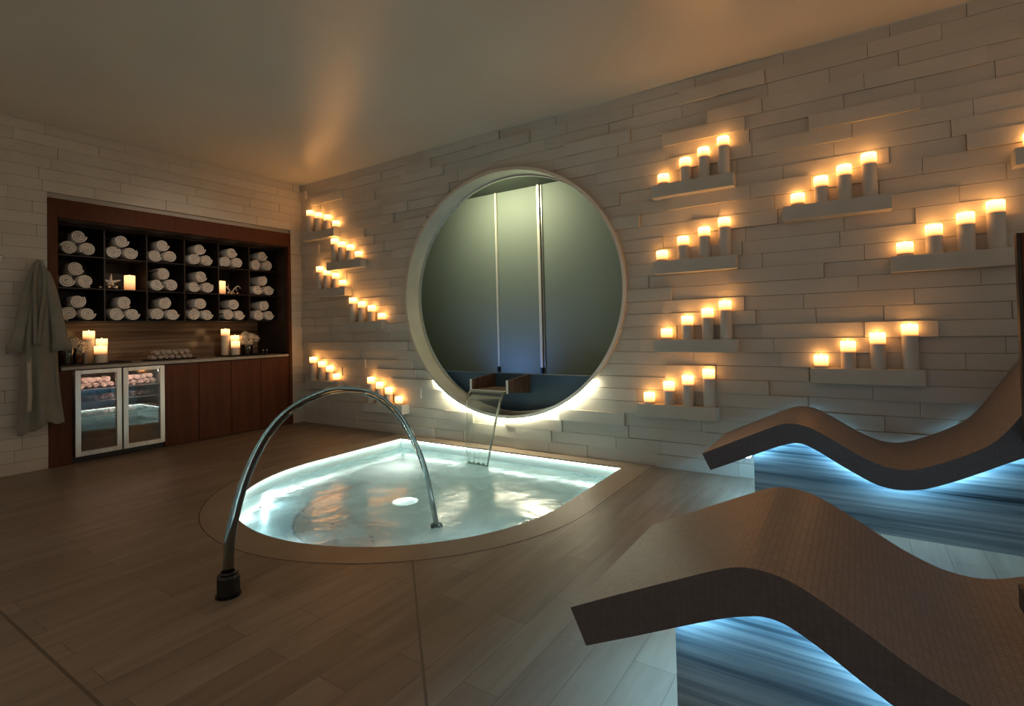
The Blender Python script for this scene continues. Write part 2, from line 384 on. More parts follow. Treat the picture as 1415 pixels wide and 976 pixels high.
def brick_run(plane, a0, a1, zmax, holes, seed, prot, L=.62, n0=0):
    """stone courses as separate slabs: plane 'back' runs along x at y=0, 'left' runs along y at x=0"""
    rnd = random.Random(seed); bm = bmesh.new(); g = .0012
    nc = int(round(zmax / CH))
    for r in range(nc):
        z0, z1 = r * CH, min((r + 1) * CH, zmax)
        off = [0, .31, .12, .46, .22, .55, .05, .38][(r * 3 + r // 4) % 8] + rnd.uniform(-.03, .03)
        x = a0 - off
        while x < a1:
            ln = L * rnd.choice([1, 1, 1, .62]); s, e = max(x, a0), min(x + ln, a1); x += ln
            if e - s < .02: continue
            segs = [(s, e)]
            for (h0, h1, hz0, hz1) in holes:
                if z0 >= hz1 - 1e-4 or z1 <= hz0 + 1e-4: continue
                ns = []
                for (p, q) in segs:
                    if q <= h0 or p >= h1: ns.append((p, q)); continue
                    if p < h0: ns.append((p, h0))
                    if q > h1: ns.append((h1, q))
                segs = ns
            pr = rnd.choice(prot)
            for (p, q) in segs:
                if q - p < .006: continue
                if plane == 'back': box(bm, p + g, q - g, -pr, .05, z0 + g, z1 - g)
                else: box(bm, -.05, pr, p + g, q - g, z0 + g, z1 - g)
    return bm
def cutter_ellipse():
    bm = bmesh.new(); n = 128; a = []
    for y in (-.5, 1.0):
        a.append([bm.verts.new((HC[0] + (RX - .012) * math.cos(2 * PI * k / n), y, HC[1] + (RZ - .012) * math.sin(2 * PI * k / n))) for k in range(n)])
    for k in range(n): bm.faces.new((a[0][k], a[0][(k + 1) % n], a[1][(k + 1) % n], a[1][k]))
    bm.faces.new(a[0]); bm.faces.new(a[1])
    return bm
cut = obj('cutter', cutter_ellipse(), None)
wb = struct(obj('wall_back', brick_run('back', 0.0, XR, ZC, [], 3, [.0, .003, .006, .012, .012, .020, .032]), M['stone']))
boolean_cut(wb, cut)
wbc = struct(obj('wall_back_core', boxes([(-.7, XR, .045, .17, -.0, ZC)]), M['ledge']))
boolean_cut(wbc, cut)
bpy.data.objects.remove(cut)
wbc.name = 'wall_back.001'
NY0, NY1, NZ = -2.585, -.166, 2.43
struct(obj('wall_left', brick_run('left', YF, -.0, ZC, [(NY0, NY1, 0, NZ)], 5, [.0, .0, .002, .004]), M['stone']))
struct(obj('wall_left', boxes([(-.75, -.045, YF, NY0 - .001, 0, ZC), (-.75, -.045, NY1 + .001, .045, 0, ZC), (-.75, -.045, NY0 - .001, NY1 + .001, NZ + .001, ZC)]), M['ledge']))

# ------------------------------------------------------------------ alcove behind the round opening
struct(obj('wall_alcove', boxes([(.5, 5.3, .90, .96, 0, 3.0)]), M['backdrop']))
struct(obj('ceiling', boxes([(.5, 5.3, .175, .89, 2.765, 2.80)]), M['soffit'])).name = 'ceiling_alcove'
struct(obj('wall_alcove_side', boxes([(.44, .5, .175, .96, 0, 3.0), (5.3, 5.36, .175, .96, 0, 3.0)]), M['backdrop']))
struct(obj('floor_alcove', boxes([(.5, 5.3, .175, .9, -.05, .0)]), M['parapet']))
pp = obj('parapet_wall', boxes([(.5, 5.3, .26, .31, 0.0, .690)], bev=.004), M['parapet'])
tag(pp, 'low dark blue wall behind the water spout inside the round window', 'low wall')
for i, (x, wd, lab) in enumerate(((2.497, .018, 'left slim vertical metal strip on the backdrop seen through the round window'), (3.085, .034, 'right and wider vertical metal strip on the backdrop seen through the round window'))):
    t = thing('vertical_strip', lab, 'metal strip', (x, .895, .60), 'metal strips on the backdrop')
    obj('rod', boxes([(-wd / 2, wd / 2, -.03, 0, .10, 2.165)], bev=.003), M['rod'], t)
    if i: obj('side_bead', boxes([(wd / 2 + .012, wd / 2 + .020, -.012, 0, .10, 2.165)]), M['steel'], t)
    obj('foot', boxes([(-.012, .012, -.035, 0, -.05, .10)]), M['black'], t)
for k, x in enumerate((2.62, 2.88, 3.14, 3.38)):
    bm = tube(catmull([(0, 0, 0), (.02, 0, -.025), (.045, 0, -.035), (.07, 0, -.02)], 4), .010, 8)
    box(bm, -.03, .03, -.02, .02, -.006, 0)
    o = obj('ceiling_hook', bm, M['black'], None, (x, .36, 2.765))
    tag(o, 'small black hook atop the round window alcove, %s of four' % ['leftmost', 'second from left', 'second from right', 'rightmost'][k], 'hook', 'hooks under the alcove ceiling')

# ring lining the opening
t = thing('round_window_frame', 'large round brushed steel frame set in the stone wall above the pool', 'window frame', (HC[0], 0, HC[1] - RZ))
def ring_mesh(ro, ri, y0, y1, n=160, a0=0, a1=2 * PI, zoff=RZ, k=RZ / RX):
    bm = bmesh.new(); R4 = []; full = abs(a1 - a0 - 2 * PI) < 1e-6
    m = n if full else n + 1
    for i in range(m):
        a = a0 + (a1 - a0) * i / n; c, s = math.cos(a), math.sin(a)
        R4.append([bm.verts.new((c * ro, y0, zoff + s * (ro - RX + RZ))), bm.verts.new((c * ri, y0, zoff + s * (ri - RX + RZ))),
                   bm.verts.new((c * ri, y1, zoff + s * (ri - RX + RZ))), bm.verts.new((c * ro, y1, zoff + s * (ro - RX + RZ)))])
    for i in range(m if full else m - 1):
        A, B = R4[i], R4[(i + 1) % m]
        for j in range(4): bm.faces.new((A[j], A[(j + 1) % 4], B[(j + 1) % 4], B[j]))
    if not full: bm.faces.new(R4[0]); bm.faces.new(R4[-1])
    return bm
obj('rim', ring_mesh(RX, RX - .030, -.055, .17), M['ringsteel'], t, autosmooth=40)
obj('glazing_bead', ring_mesh(RX - .031, RX - .042, .14, .172), M['steel'], t, autosmooth=40)
obj('light_strip', ring_mesh(RX + .010, RX + .002, -.052, -.030, 60, math.radians(226), math.radians(318)), M['ringled'], t)

# ------------------------------------------------------------------ pool
WZ = -.105; PX, PY, PR = 3.17, -1.23, 1.25
def pool_outline(off=0.0, n=48, back=-.17):
    r = PR + off
    pts = [(PX + r, back)] + [(PX + r, PY - (back - PY) * 0 + (back - PY) * (1 - k / 6)) for k in range(1, 6)]
    pts += [(PX + r * math.cos(a), PY - r * math.sin(a)) for a in [PI * k / n for k in range(n + 1)]]
    pts += [(PX - r, PY + (back - PY) * k / 6) for k in range(1, 6)] + [(PX - r, back)]
    return pts
def strip_between(P, Q, zp, zq):
    bm = bmesh.new()
    a = [bm.verts.new((x, y, zp)) for x, y in P]; b = [bm.verts.new((x, y, zq)) for x, y in Q]
    for i in range(len(P) - 1): bm.faces.new((a[i], a[i + 1], b[i + 1], b[i]))
    return bm, a, b
t = thing('plunge_pool', 'sunken pool with rounded near end and glowing pale blue basin', 'pool', (PX, PY, -1.0))
T = lambda bm: (bmesh.ops.translate(bm, verts=bm.verts, vec=(-PX, -PY, 1.0)), bm)[1]
def coping():
    bm = bmesh.new(); I = pool_outline(0); O = pool_outline(.20, back=-.002)
    def seg(a, b, c, d):
        v = [bm.verts.new((*p, z)) for z in (.0, -.012) for p in (a, b, c, d)]
        for f in ((0, 1, 2, 3), (7, 6, 5, 4), (0, 4, 5, 1), (1, 5, 6, 2), (2, 6, 7, 3), (3, 7, 4, 0)): bm.faces.new([v[i] for i in f])
    for i in range(len(I) - 1): seg(I[i], I[i + 1], O[i + 1], O[i])
    seg(I[0], O[0], O[-1], I[-1])
    bmesh.ops.remove_doubles(bm, verts=bm.verts, dist=.0005)
    return bm
obj('coping', T(coping()), M['coping'], t)
def coping_joint():
    bm = bmesh.new(); I = pool_outline(.1985, back=-.002); O = pool_outline(.2045, back=-.002)
    a = [bm.verts.new((*p, .0008)) for p in I]; b = [bm.verts.new((*p, .0008)) for p in O]
    for i in range(len(I) - 1): bm.faces.new((a[i], a[i + 1], b[i + 1], b[i]))
    return bm
obj('coping_joint', T(coping_joint()), mat('dark_joint', (.06, .045, .035), .7), t)
def basin():
    bm = bmesh.new(); P = pool_outline(0); P.append(P[0]); D = -.44
    levels = [(.028, -.0125), (.028, -.22), (-.36, -.22), (-.36, D)]
    rings = []
    for off, z in levels:
        Q = pool_outline(off, back=-.17 + (.028 if off > 0 else 0)); Q.append(Q[0])
        if off:
            Q = [(x, y) for x, y in Q]
        rings.append([bm.verts.new((x, y, z)) for x, y in Q[:-1]])
    for a, b in zip(rings, rings[1:]):
        n = len(a)
        for i in range(n):
            bm.faces.new((a[i], a[(i + 1) % n], b[(i + 1) % n], b[i]))
    bm.faces.new(rings[-1]); return bm
o = obj('basin', T(basin()), M['basin'], t)
def rim_strip():
    bm = bmesh.new(); I = pool_outline(.006, back=-.164); O = pool_outline(.024, back=-.146)
    for z0, z1 in ((-.0135, -.019),):
        a = [[bm.verts.new((*p, z)) for p in q] for q in (I, O) for z in (z0, z1)]
        for i in range(len(I) - 1):
            for u, v in ((0, 1), (1, 3), (3, 2), (2, 0)): bm.faces.new((a[u][i], a[u][i + 1], a[v][i + 1], a[v][i]))
    box(bm, PX - 1.22, PX + 1.22, -.164, -.146, -.019, -.0135)
    return bm
obj('rim_light_strip', T(rim_strip()), M['poolstrip'], t)
def step_edges():
    bm = bmesh.new(); Q = pool_outline(-.355)
    tube([(x, y, -.218) for x, y in Q], .011, 6, bm)
    for k in (1, 2):                                # two curved entry steps at the near left
        pts = []
        for j in range(13):
            a = PI * (.62 + .30 * j / 12); r = .89 - .26 * k
            pts.append((PX + r * math.cos(a), PY - r * math.sin(a), -.22 - .07 * k + .004))
        tube(pts, .013, 6, bm)
    return bm
obj('step_edge', T(step_edges()), M['basinline'], t)
def steps():
    bm = bmesh.new()
    for k, (zt, r0, r1) in enumerate(((-.29, .90, .62), (-.36, .90, .36))):
        A = [(PX + r0 * math.cos(a), PY - r0 * math.sin(a)) for a in [PI * (.60 + .34 * j / 14) for j in range(15)]]
        B = [(PX + r1 * math.cos(a), PY - r1 * math.sin(a)) for a in [PI * (.60 + .34 * j / 14) for j in range(15)]]
        va = [bm.verts.new((*p, zt)) for p in A]; vb = [bm.verts.new((*p, zt)) for p in B]; vc = [bm.verts.new((*p, -.45)) for p in B]
        for i in range(14):
            bm.faces.new((va[i], va[i + 1], vb[i + 1], vb[i])); bm.faces.new((vb[i], vb[i + 1], vc[i + 1], vc[i]))
    return bm
obj('step', T(steps()), M['basin'], t)
near = [(PX + 1.262 * math.cos(a), PY - 1.262 * math.sin(a), -.165, -a) for a in [math.radians(d) for d in (28, 58, 90, 122, 152)]]
for k, (x, y, z, ax) in enumerate([(2.50, -.70, -.432, 'z')] + near):
    bm = lathe([(0, 0), (.10, 0), (.115, .004), (.12, .012), (.135, .016), (.135, 0)], 28)
    lens = lathe([(0, .024), (.07, .022), (.112, .014)], 28, cap=False)
    if ax != 'z':                                  # added lamps hidden under the near rim brighten the basin, facing its middle
        for q in (bm, lens):
            bmesh.ops.scale(q, verts=q.verts, vec=(.4, .4, 1))
            bmesh.ops.rotate(q, verts=q.verts, cent=(0, 0, 0), matrix=Matrix.Rotation(-PI / 2, 3, 'Y'))
            bmesh.ops.rotate(q, verts=q.verts, cent=(0, 0, 0), matrix=Matrix.Rotation(ax, 3, 'Z'))
    lo = (x - PX, y - PY, z + 1.0 - .01)
    lp = obj('pool_lamp_or_fill', bm, M['steel'], t, lo, autosmooth=40)
    obj('lens', lens, M['poolfill'] if ax != 'z' else M['floorlamp'], lp, (0, 0, 0), smooth=True)
def water():
    bm = bmesh.new(); P = pool_outline(.026, back=-.144); v = [bm.verts.new((x - PX, y - PY, 0)) for x, y in P]; bm.faces.new(v); return bm
o = obj('pool_water', water(), M['water'], None, (PX, PY, WZ)); tag(o, 'rippling pale blue water filling the sunken pool', 'water')

# spout and falling sheet
t = thing('water_spout', 'open wooden trough spout with pale front lip jutting through the round window', 'water spout', (3.085, .25, .53))
bx = lambda *a: boxes([a], bev=.002)
def side(x0, x1):
    bm = bmesh.new()
    pr = [(-.40, .015), (-.40, .13), (0, .16), (0, -.03)]
    v = [bm.verts.new((x, y, z)) for x in (x0, x1) for y, z in pr]
    for f in ((0, 1, 2, 3), (7, 6, 5, 4), (0, 4, 5, 1), (1, 5, 6, 2), (2, 6, 7, 3), (3, 7, 4, 0)): bm.faces.new([v[i] for i in f])
    return bm
obj('side_panel', side(-.222, -.204), M['troughwood'], t); obj('side_panel', side(.204, .222), M['troughwood'], t)
def bottom():
    bm = bmesh.new()
    v = [bm.verts.new(p) for p in [(-.203, -.40, .012), (.203, -.40, .012), (.203, 0, .0), (-.203, 0, .0), (-.203, -.40, .032), (.203, -.40, .032), (.203, 0, .02), (-.203, 0, .02)]]
    for f in ((3, 2, 1, 0), (4, 5, 6, 7), (0, 1, 5, 4), (1, 2, 6, 5), (2, 3, 7, 6), (3, 0, 4, 7)): bm.faces.new([v[i] for i in f])
    return bm
obj('bottom_panel', bottom(), M['troughwood'], t)
obj('lip', boxes([(-.224, .224, -.406, -.4, .008, .034), (-.224, -.202, -.406, -.4, .034, .132), (.202, .224, -.406, -.4, .034, .132)]), M['troughlip'], t)
def fall():
    bm = bmesh.new(); rows = []; n = 14
    for i in range(n + 1):
        s = i / n; z = .556 - (.556 - WZ) * s; y = -.166 - .18 * math.sqrt(s) ; xl = 2.875 + .075 * s; xr = 3.295 - .10 * s
        rows.append([bm.verts.new((xl + (xr - xl) * j / 12 - 3.085, y + .003 * s * math.sin(j * 2.3 + i) + .166, z - .556)) for j in range(13)])
    for a, b in zip(rows, rows[1:]):
        for j in range(12): bm.faces.new((a[j], a[j + 1], b[j + 1], b[j]))
    return bm
o = obj('water_sheet', fall(), M['fall'], None, (3.085, -.166, .556), smooth=True)
md = o.modifiers.new('thick', 'SOLIDIFY'); md.thickness = .005
tag(o, 'thin sheet of water falling from the trough spout into the pool', 'falling water')
bm = bmesh.new()
for e in (0, 1):
    pts = []
    for i in range(15):
        s = i / 14; pts.append(((2.875 + .075 * s if e == 0 else 3.295 - .10 * s) - 3.085, -.18 * math.sqrt(s) - .004, -(.556 - WZ) * s))
    tube(pts, .006, 6, bm)
obj('edge_rope', bm, jet_mat('falling_water_edge', (.92, .95, .93), .25), o, smooth=True)

# arching jet
JET = [(3.684, -2.965, 0.078), (3.685, -2.957, 0.232), (3.686, -2.937, 0.33), (3.688, -2.909, 0.428), (3.69, -2.869, 0.526), (3.694, -2.815, 0.624), (3.699, -2.734, 0.721),
       (3.705, -2.644, 0.783), (3.711, -2.55, 0.818), (3.718, -2.437, 0.841), (3.726, -2.306, 0.833), (3.733, -2.196, 0.805), (3.741, -2.08, 0.74), (3.748, -1.975, 0.642),
       (3.753, -1.886, 0.513), (3.758, -1.811, 0.368), (3.762, -1.756, 0.209), (3.764, -1.719, 0.05), (3.766, -1.688, -0.101)]
jp = catmull(JET, 5)
rr = [.0225 - .006 * (i / (len(jp) - 1)) for i in range(len(jp))]
t = thing('water_jet_nozzle', 'short black faceted nozzle standing on the floor beside the pool', 'nozzle', (3.684, -2.965, 0))
obj('nozzle_body', lathe([(.0, .004), (.044, .004), (.048, .012), (.048, .085), (.043, .094), (.026, .094), (.026, .08), (0, .08)], 8), M['black'], t)
obj('base_plate', lathe([(0, 0), (.052, 0), (.052, .006), (0, .006)], 24), M['black'], t)
obj('collar', lathe([(.027, .09), (.032, .09), (.032, .106), (.027, .106)], 24, cap=False), M['black'], t, smooth=True)
o = obj('water_arch', tube([Vector(p) - Vector(JET[0]) for p in jp], rr, 20), M['jet'], None, JET[0], smooth=True)
tag(o, 'clear arching jet of water rising from the black nozzle into the pool', 'water jet')
bm = bmesh.new()
for k in range(9):
    a = 2 * PI * k / 9 + .3; r = .025 + .018 * random.random()
    sphere(bm, (r * math.cos(a), r * math.sin(a), .004 + .01 * random.random()), .007 + .006 * random.random(), 8)
o = obj('splash', bm, M['jet'], None, (3.767, -1.684, WZ + .004), smooth=True)
tag(o, 'little ring of splashes where the arching jet meets the pool water', 'splash')

# ------------------------------------------------------------------ heated loungers
TOP = [(5.216, .343), (5.374, .423), (5.511, .490), (5.625, .545), (5.68, .565), (5.729, .569), (5.785, .560), (5.845, .534), (5.926, .488), (6.013, .435), (6.077, .402),
       (6.139, .379), (6.19, .371), (6.24, .373), (6.3, .390), (6.397, .435), (6.49, .487), (6.565, .54), (6.625, .61), (6.69, .71), (6.80, .89), (6.92, 1.09)]
BOT = [(5.263, .247), (5.398, .312), (5.521, .373), (5.638, .429), (5.701, .452), (5.738, .460), (5.786, .452), (5.855, .417), (5.922, .375), (5.988, .337), (6.073, .291),
       (6.125, .272), (6.197, .264), (6.277, .276), (6.336, .297), (6.422, .339), (6.532, .401), (6.62, .453), (6.71, .505), (6.80, .575), (6.90, .70), (7.03, 1.03)]
def slab(x0):
    T2 = [Vector((p[0], p[1], 0)) for p in TOP]; B2 = [Vector((p[0], p[1], 0)) for p in BOT]
    a = catmull(T2, 5); b = catmull(B2, 5)
    return [(p.x - x0, p.y) for p in a], [(p.x - x0, p.y) for p in b]
def lounger(label, x0, y_near, y_far, base_near, base_far, dz, base_x0, strip_far=True):
    t = thing('tiled_lounger', label, 'lounger', (x0, (y_near + y_far) / 2, 0), 'heated tiled loungers')
    cy = (y_near + y_far) / 2
    a, b = slab(5.216); a = [(x, z + dz) for x, z in a]; b = [(x, z + dz) for x, z in b]
    yn, yf = y_near - cy, y_far - cy
    off = 0.0
    def loft(A, y0, y1):
        bm = bmesh.new(); uv = bm.loops.layers.uv.new('UVMap'); s = 0; S_ = [0]
        for p, q in zip(A, A[1:]): s += math.hypot(q[0] - p[0], q[1] - p[1]); S_.append(s)
        v0 = [bm.verts.new((x, y0, z)) for x, z in A]; v1 = [bm.verts.new((x, y1, z)) for x, z in A]
        for i in range(len(A) - 1):
            f = bm.faces.new((v0[i], v0[i + 1], v1[i + 1], v1[i]))
            for l, c in zip(f.loops, ((S_[i], 0), (S_[i + 1], 0), (S_[i + 1], y1 - y0), (S_[i], y1 - y0))): l[uv].uv = c
        return bm
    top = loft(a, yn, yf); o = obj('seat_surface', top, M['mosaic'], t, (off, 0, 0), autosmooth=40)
    # slab: sides, underside, both ends
    bm = bmesh.new(); uv = bm.loops.layers.uv.new('UVMap')
    n = min(len(a), len(b))
    for y in (yn, yf):
        va = [bm.verts.new((x, y, z)) for x, z in a[:n]]; vb = [bm.verts.new((x, y, z)) for x, z in b[:n]]
        for i in range(n - 1): bm.faces.new((va[i], va[i + 1], vb[i + 1], vb[i]))
    def q(p0, p1, p2, p3): bm.faces.new([bm.verts.new(p) for p in (p0, p1, p2, p3)])
    for i in range(n - 1): q((b[i][0], yn, b[i][1]), (b[i + 1][0], yn, b[i + 1][1]), (b[i + 1][0], yf, b[i + 1][1]), (b[i][0], yf, b[i][1]))
    q((a[0][0], yn, a[0][1]), (b[0][0], yn, b[0][1]), (b[0][0], yf, b[0][1]), (a[0][0], yf, a[0][1]))
    q((a[-1][0], yn, a[-1][1]), (b[-1][0], yn, b[-1][1]), (b[-1][0], yf, b[-1][1]), (a[-1][0], yf, a[-1][1]))
    bmesh.ops.remove_doubles(bm, verts=bm.verts, dist=.0002)
    bmesh.ops.recalc_face_normals(bm, faces=bm.faces)
    for f in bm.faces:
        for l in f.loops:
            c = l.vert.co; nn = f.normal
            l[uv].uv = (c.x, c.z) if abs(nn.y) > .7 else ((c.y, c.z) if abs(nn.x) > .7 else (c.x, c.y))
    obj('slab', bm, M['mosaic_side_shaded'], t, (off, 0, 0), autosmooth=40)
    # marble pedestal following the underside
    bx0 = base_x0 - x0; y0, y1 = base_near - cy, base_far - cy
    bp = [p for p in b if p[0] > bx0]; k = [p for p in b if p[0] <= bx0][-1]; nx = bp[0]; u = (bx0 - k[0]) / (nx[0] - k[0])
    bp = [(bx0, k[1] + (nx[1] - k[1]) * u)] + [p for p in bp if p[0] < 1.70]
    bm = bmesh.new()
    A = [bm.verts.new((x, y0, z + .003)) for x, z in bp]; B = [bm.verts.new((x, y1, z + .003)) for x, z in bp]
    C0 = [bm.verts.new((x, y0, 0)) for x, z in bp]; D0 = [bm.verts.new((x, y1, 0)) for x, z in bp]
    for i in range(len(bp) - 1):
        bm.faces.new((A[i], A[i + 1], C0[i + 1], C0[i])); bm.faces.new((B[i], B[i + 1], D0[i + 1], D0[i]))
        bm.faces.new((A[i], A[i + 1], B[i + 1], B[i])); bm.faces.new((C0[i], C0[i + 1], D0[i + 1], D0[i]))
    bm.faces.new((A[0], C0[0], D0[0], B[0])); bm.faces.new((A[-1], C0[-1], D0[-1], B[-1]))
    obj('marble_base', bm, M['marble'], t)
    # light strips tucked under the slab along the pedestal
    def strip(y, xs):
        bm = bmesh.new(); P = [p for p in b if xs[0] <= p[0] <= xs[1]]
        rows = []
        for x, z in P: rows.append([bm.verts.new((x, y - .009, z - .0005)), bm.verts.new((x, y + .009, z - .0005)), bm.verts.new((x, y + .009, z - .0045)), bm.verts.new((x, y - .009, z - .0045))])
        for r0, r1 in zip(rows, rows[1:]):
            for j in range(4): bm.faces.new((r0[j], r0[(j + 1) % 4], r1[(j + 1) % 4], r1[j]))
        bm.faces.new(rows[0]); bm.faces.new(rows[-1])
        return bm
    obj('light_strip', strip(y0 - .024, (bx0 - .02, 1.68)), M['led'], t)
    obj('light_strip', strip(y1 + .058, (bx0 - .02, 1.68)), M['led'], t)
    zz = bp[0][1] - .012
    obj('light_strip', boxes([(bx0 - .060, bx0 - .020, y0 - .01, y1 + .01, zz - .018, zz - .009)]), M['led'], t)
    return t
lounger('wavy brown mosaic lounger against the candle wall, farther of the two', 5.216, -.85, -.13, -.78, -.20, 0.0, 5.50)
lounger('wavy brown mosaic lounger in the right foreground, nearer of the two', 5.316, -2.84, -2.11, -2.77, -2.18, -.012, 5.60)

# dark timber screen at the head of the far lounger and black headrest on the near one (both cut by the frame)
t = thing('timber_screen', 'dark timber screen edge at the far right behind the farther lounger', 'screen', (6.95, -.93, 0))
obj('panel', boxes([(-.275, .5, -.02, .02, .565, 1.53)], bev=.006), M['wood'], t)
obj('edge_trim', boxes([(-.286, -.272, -.024, .024, .565, 1.53)], bev=.003), M['darkwood'], t)
obj('post', boxes([(.38, .44, -.02, .02, 0, .57)], bev=.004), M['darkwood'], t); obj('post', boxes([(.10, .16, -.02, .02, 0, .57)], bev=.004), M['darkwood'], t)
bm = bmesh.new(); box(bm, 0, .10, -.05, .05, 0, .095, bev=.02, seg=3)
o = obj('headrest', bm, M['black'], None, (6.357, -2.45, .405), autosmooth=60); tag(o, 'black padded headrest at the right edge on the nearer lounger', 'headrest')

# ------------------------------------------------------------------ candles
def candle(name, label, h, r, loc, group, wax):
    t = thing(name, label, 'candle', loc, group)
    n = 20
    bm = lathe([(0, -h), (r * .97, -h), (r, -h + .004), (r, -.004), (r - .003, 0), (r - .008, -.001), (r - .011, -.012), (r * .45, -.018), (0, -.019)], n)
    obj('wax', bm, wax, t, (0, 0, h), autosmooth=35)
    wk = obj('wick', tube([(0, 0, -.020), (.001, 0, -.010), (.002, 0, -.004)], .0015, 6), M['wick'], t, (0, 0, h))
    obj('flame', lathe([(0, -.014), (.004, -.011), (.0055, -.006), (.004, .001), (.0015, .006), (0, .010)], 10), M['flame'], t, (0, 0, h), smooth=True)
    return t
HTS = [.088, .183, .236, .288]; NAMES = ['shortest', 'second shortest', 'second tallest', 'tallest']
RC = .0435
LEDGES = {  # name: x start, top z, candle x positions short..tall, description
    'A': (4.70, 2.262, [4.79, 4.964, 5.104, 5.247], "top ledge just right of the round window"),
    'B': (4.70, 1.652, [4.76, 4.929, 5.09, 5.237], "second ledge down, right of the round window"),
    'C': (4.69, 1.030, [4.779, 4.942, 5.095, 5.224], "third ledge down, right of the round window"),
    'D': (4.53, .515, [4.623, 4.784, 4.932, 5.089], "lowest ledge right of the round window"),
    'E': (5.635, 1.955, [5.726, 5.869, 6.005, 6.143], "highest complete ledge at far right"),
    'F': (6.240, 1.548, [6.315, 6.462, 6.614, 6.751], "ledge nearest the photo's right edge"),
    'G': (5.770, .828, [5.832, 5.99, 6.154, 6.322], "lowest ledge above the far lounger"),
    'L1': (.165, 2.422, [.768, .609, .43, .265], "highest ledge left of the round window"),
    'L2': (.640, 2.008, [1.165, 1.02, .866, .735], 'second highest ledge left of the round window'),
    'L3': (.350, 1.690, [.876, .747, .581, .444], 'third highest ledge left of the round window'),
    'L4': (.960, 1.268, [1.537, 1.374, 1.206, 1.051], 'fourth highest ledge left of the round window'),
    'L5': (.190, .556, [.732, .602, .453, .283], "low corner ledge behind the water arch"),
    'L6': (1.260, .335, [1.785, 1.63, 1.482, 1.343], "lowest ledge left of the round window"),
    'H': (6.835, 2.118, [6.925, 7.09, 7.23, 7.37], "high ledge cut off by the photo's right edge"),
}
protos = None
for k, (x0, zt, xs, desc) in LEDGES.items():
    bm = boxes([(0, .62, -.112, .04, -.1, 0)], bev=.002)
    o = obj('candle_ledge', bm, M['ledge'], None, (x0, 0, zt)); tag(o, 'pale stone block projecting from the wall, ' + desc, 'ledge', 'stone candle ledges')
    if protos is None:
        protos = []
        for j in range(4):
            protos.append(candle('pillar_candle', '', HTS[j], RC, (xs[j], -.058, zt), 'candles on the wall ledges', M['wax']))
            protos[j]['label'] = '%s lit pillar candle on the %s' % (NAMES[j], desc)
    else:
        for j in range(4):
            copy_thing(protos[j], (xs[j], -.058, zt), '%s lit pillar candle on the %s' % (NAMES[j], desc))

# ------------------------------------------------------------------ towel niche in the left wall
t = thing('niche_surround', 'mahogany surround framing the towel niche in the left wall', 'surround', (0, -1.375, 0))
Y = lambda y: y + 1.375
obj('stile', boxes([(-.69, .006, Y(-2.585), Y(-2.512), 0, 2.43)], bev=.002), M['wood'], t)
obj('stile', boxes([(-.69, .006, Y(-.205), Y(-.166), 0, 2.43)], bev=.002), M['wood'], t)
obj('head', boxes([(-.69, .006, Y(-2.512), Y(-.205), 2.262, 2.43)], bev=.002), M['wood'], t)
obj('inner_lining', boxes([(-.69, -.05, Y(-2.512), Y(-2.498), .893, 2.262), (-.69, -.05, Y(-.219), Y(-.205), .893, 2.262), (-.69, -.05, Y(-2.498), Y(-.219), 2.250, 2.262)]), M['darkwood'], t)
struct(obj('wall_left', boxes([(-.75, -.695, -2.58, -.17, 0, 2.43)]), M['darkwood'])).name = 'wall_left_niche'
o = obj('backsplash', boxes([(-.69, -.675, -2.497, -.221, .894, 1.312)]), M['backsplash']); tag(o, 'striped brown stone backsplash behind the counter candles', 'backsplash')
CYS = [-2.453 + .374 * k for k in range(7)]
CZ = [1.322, 1.640, 1.955]
t = thing('cubby_shelving', 'dark brown cubby shelving of eighteen compartments holding rolled towels', 'shelving', (-.455, -1.335, 1.312))
ly = lambda y: y + 1.335; lz = lambda z: z - 1.312
obj('back_panel', boxes([(-.22, -.21, ly(-2.497), ly(-.221), 0, lz(2.248))]), M['darkwood'], t)
for z in (1.312, 1.632, 1.947, 2.238):
    obj('shelf', boxes([(-.209, .225, ly(-2.453), ly(-.214), lz(z), lz(z) + .009)], bev=.001), M['darkwood'], t)
for y in CYS:
    obj('divider', boxes([(-.209, .223, ly(y) - .006 if y > -2.45 else ly(y), ly(y) + (.006 if y < -.22 else -.002), .0095, lz(2.238) - .0005)]), M['darkwood'], t)
bm = boxes([(-.672, .014, -2.497, -.221, .862, .892)], bev=.003); o = obj('countertop', bm, M['counter']); tag(o, 'long grey stone countertop running along the towel niche', 'countertop')

# lower cabinets
for k, (y0, y1, lab) in enumerate(((-1.645, -1.305, 'nearest the glass door cooler'), (-1.302, -.948, 'second from the glass door cooler'), (-.945, -.589, 'third from the glass door cooler'), (-.586, -.209, 'next to the room corner'))):
    t = thing('base_cabinet', 'mahogany base cabinet below the counter, the one ' + lab, 'cabinet', (-.30, (y0 + y1) / 2, 0), 'base cabinets below the counter')
    h = (y1 - y0) / 2
    obj('carcass', boxes([(-.37, .275, -h, h, .0, .860)]), M['darkwood'], t)
    obj('door', boxes([(.276, .300, -h + .0015, h - .0015, .006, .852)], bev=.0015), M['wood'], t)
o = obj('filler_panel', boxes([(-.03, .0, -2.51, -2.412, 0, .860)], bev=.001), M['wood']); tag(o, 'mahogany filler panel left of the glass door cooler, partly behind the robe', 'panel')

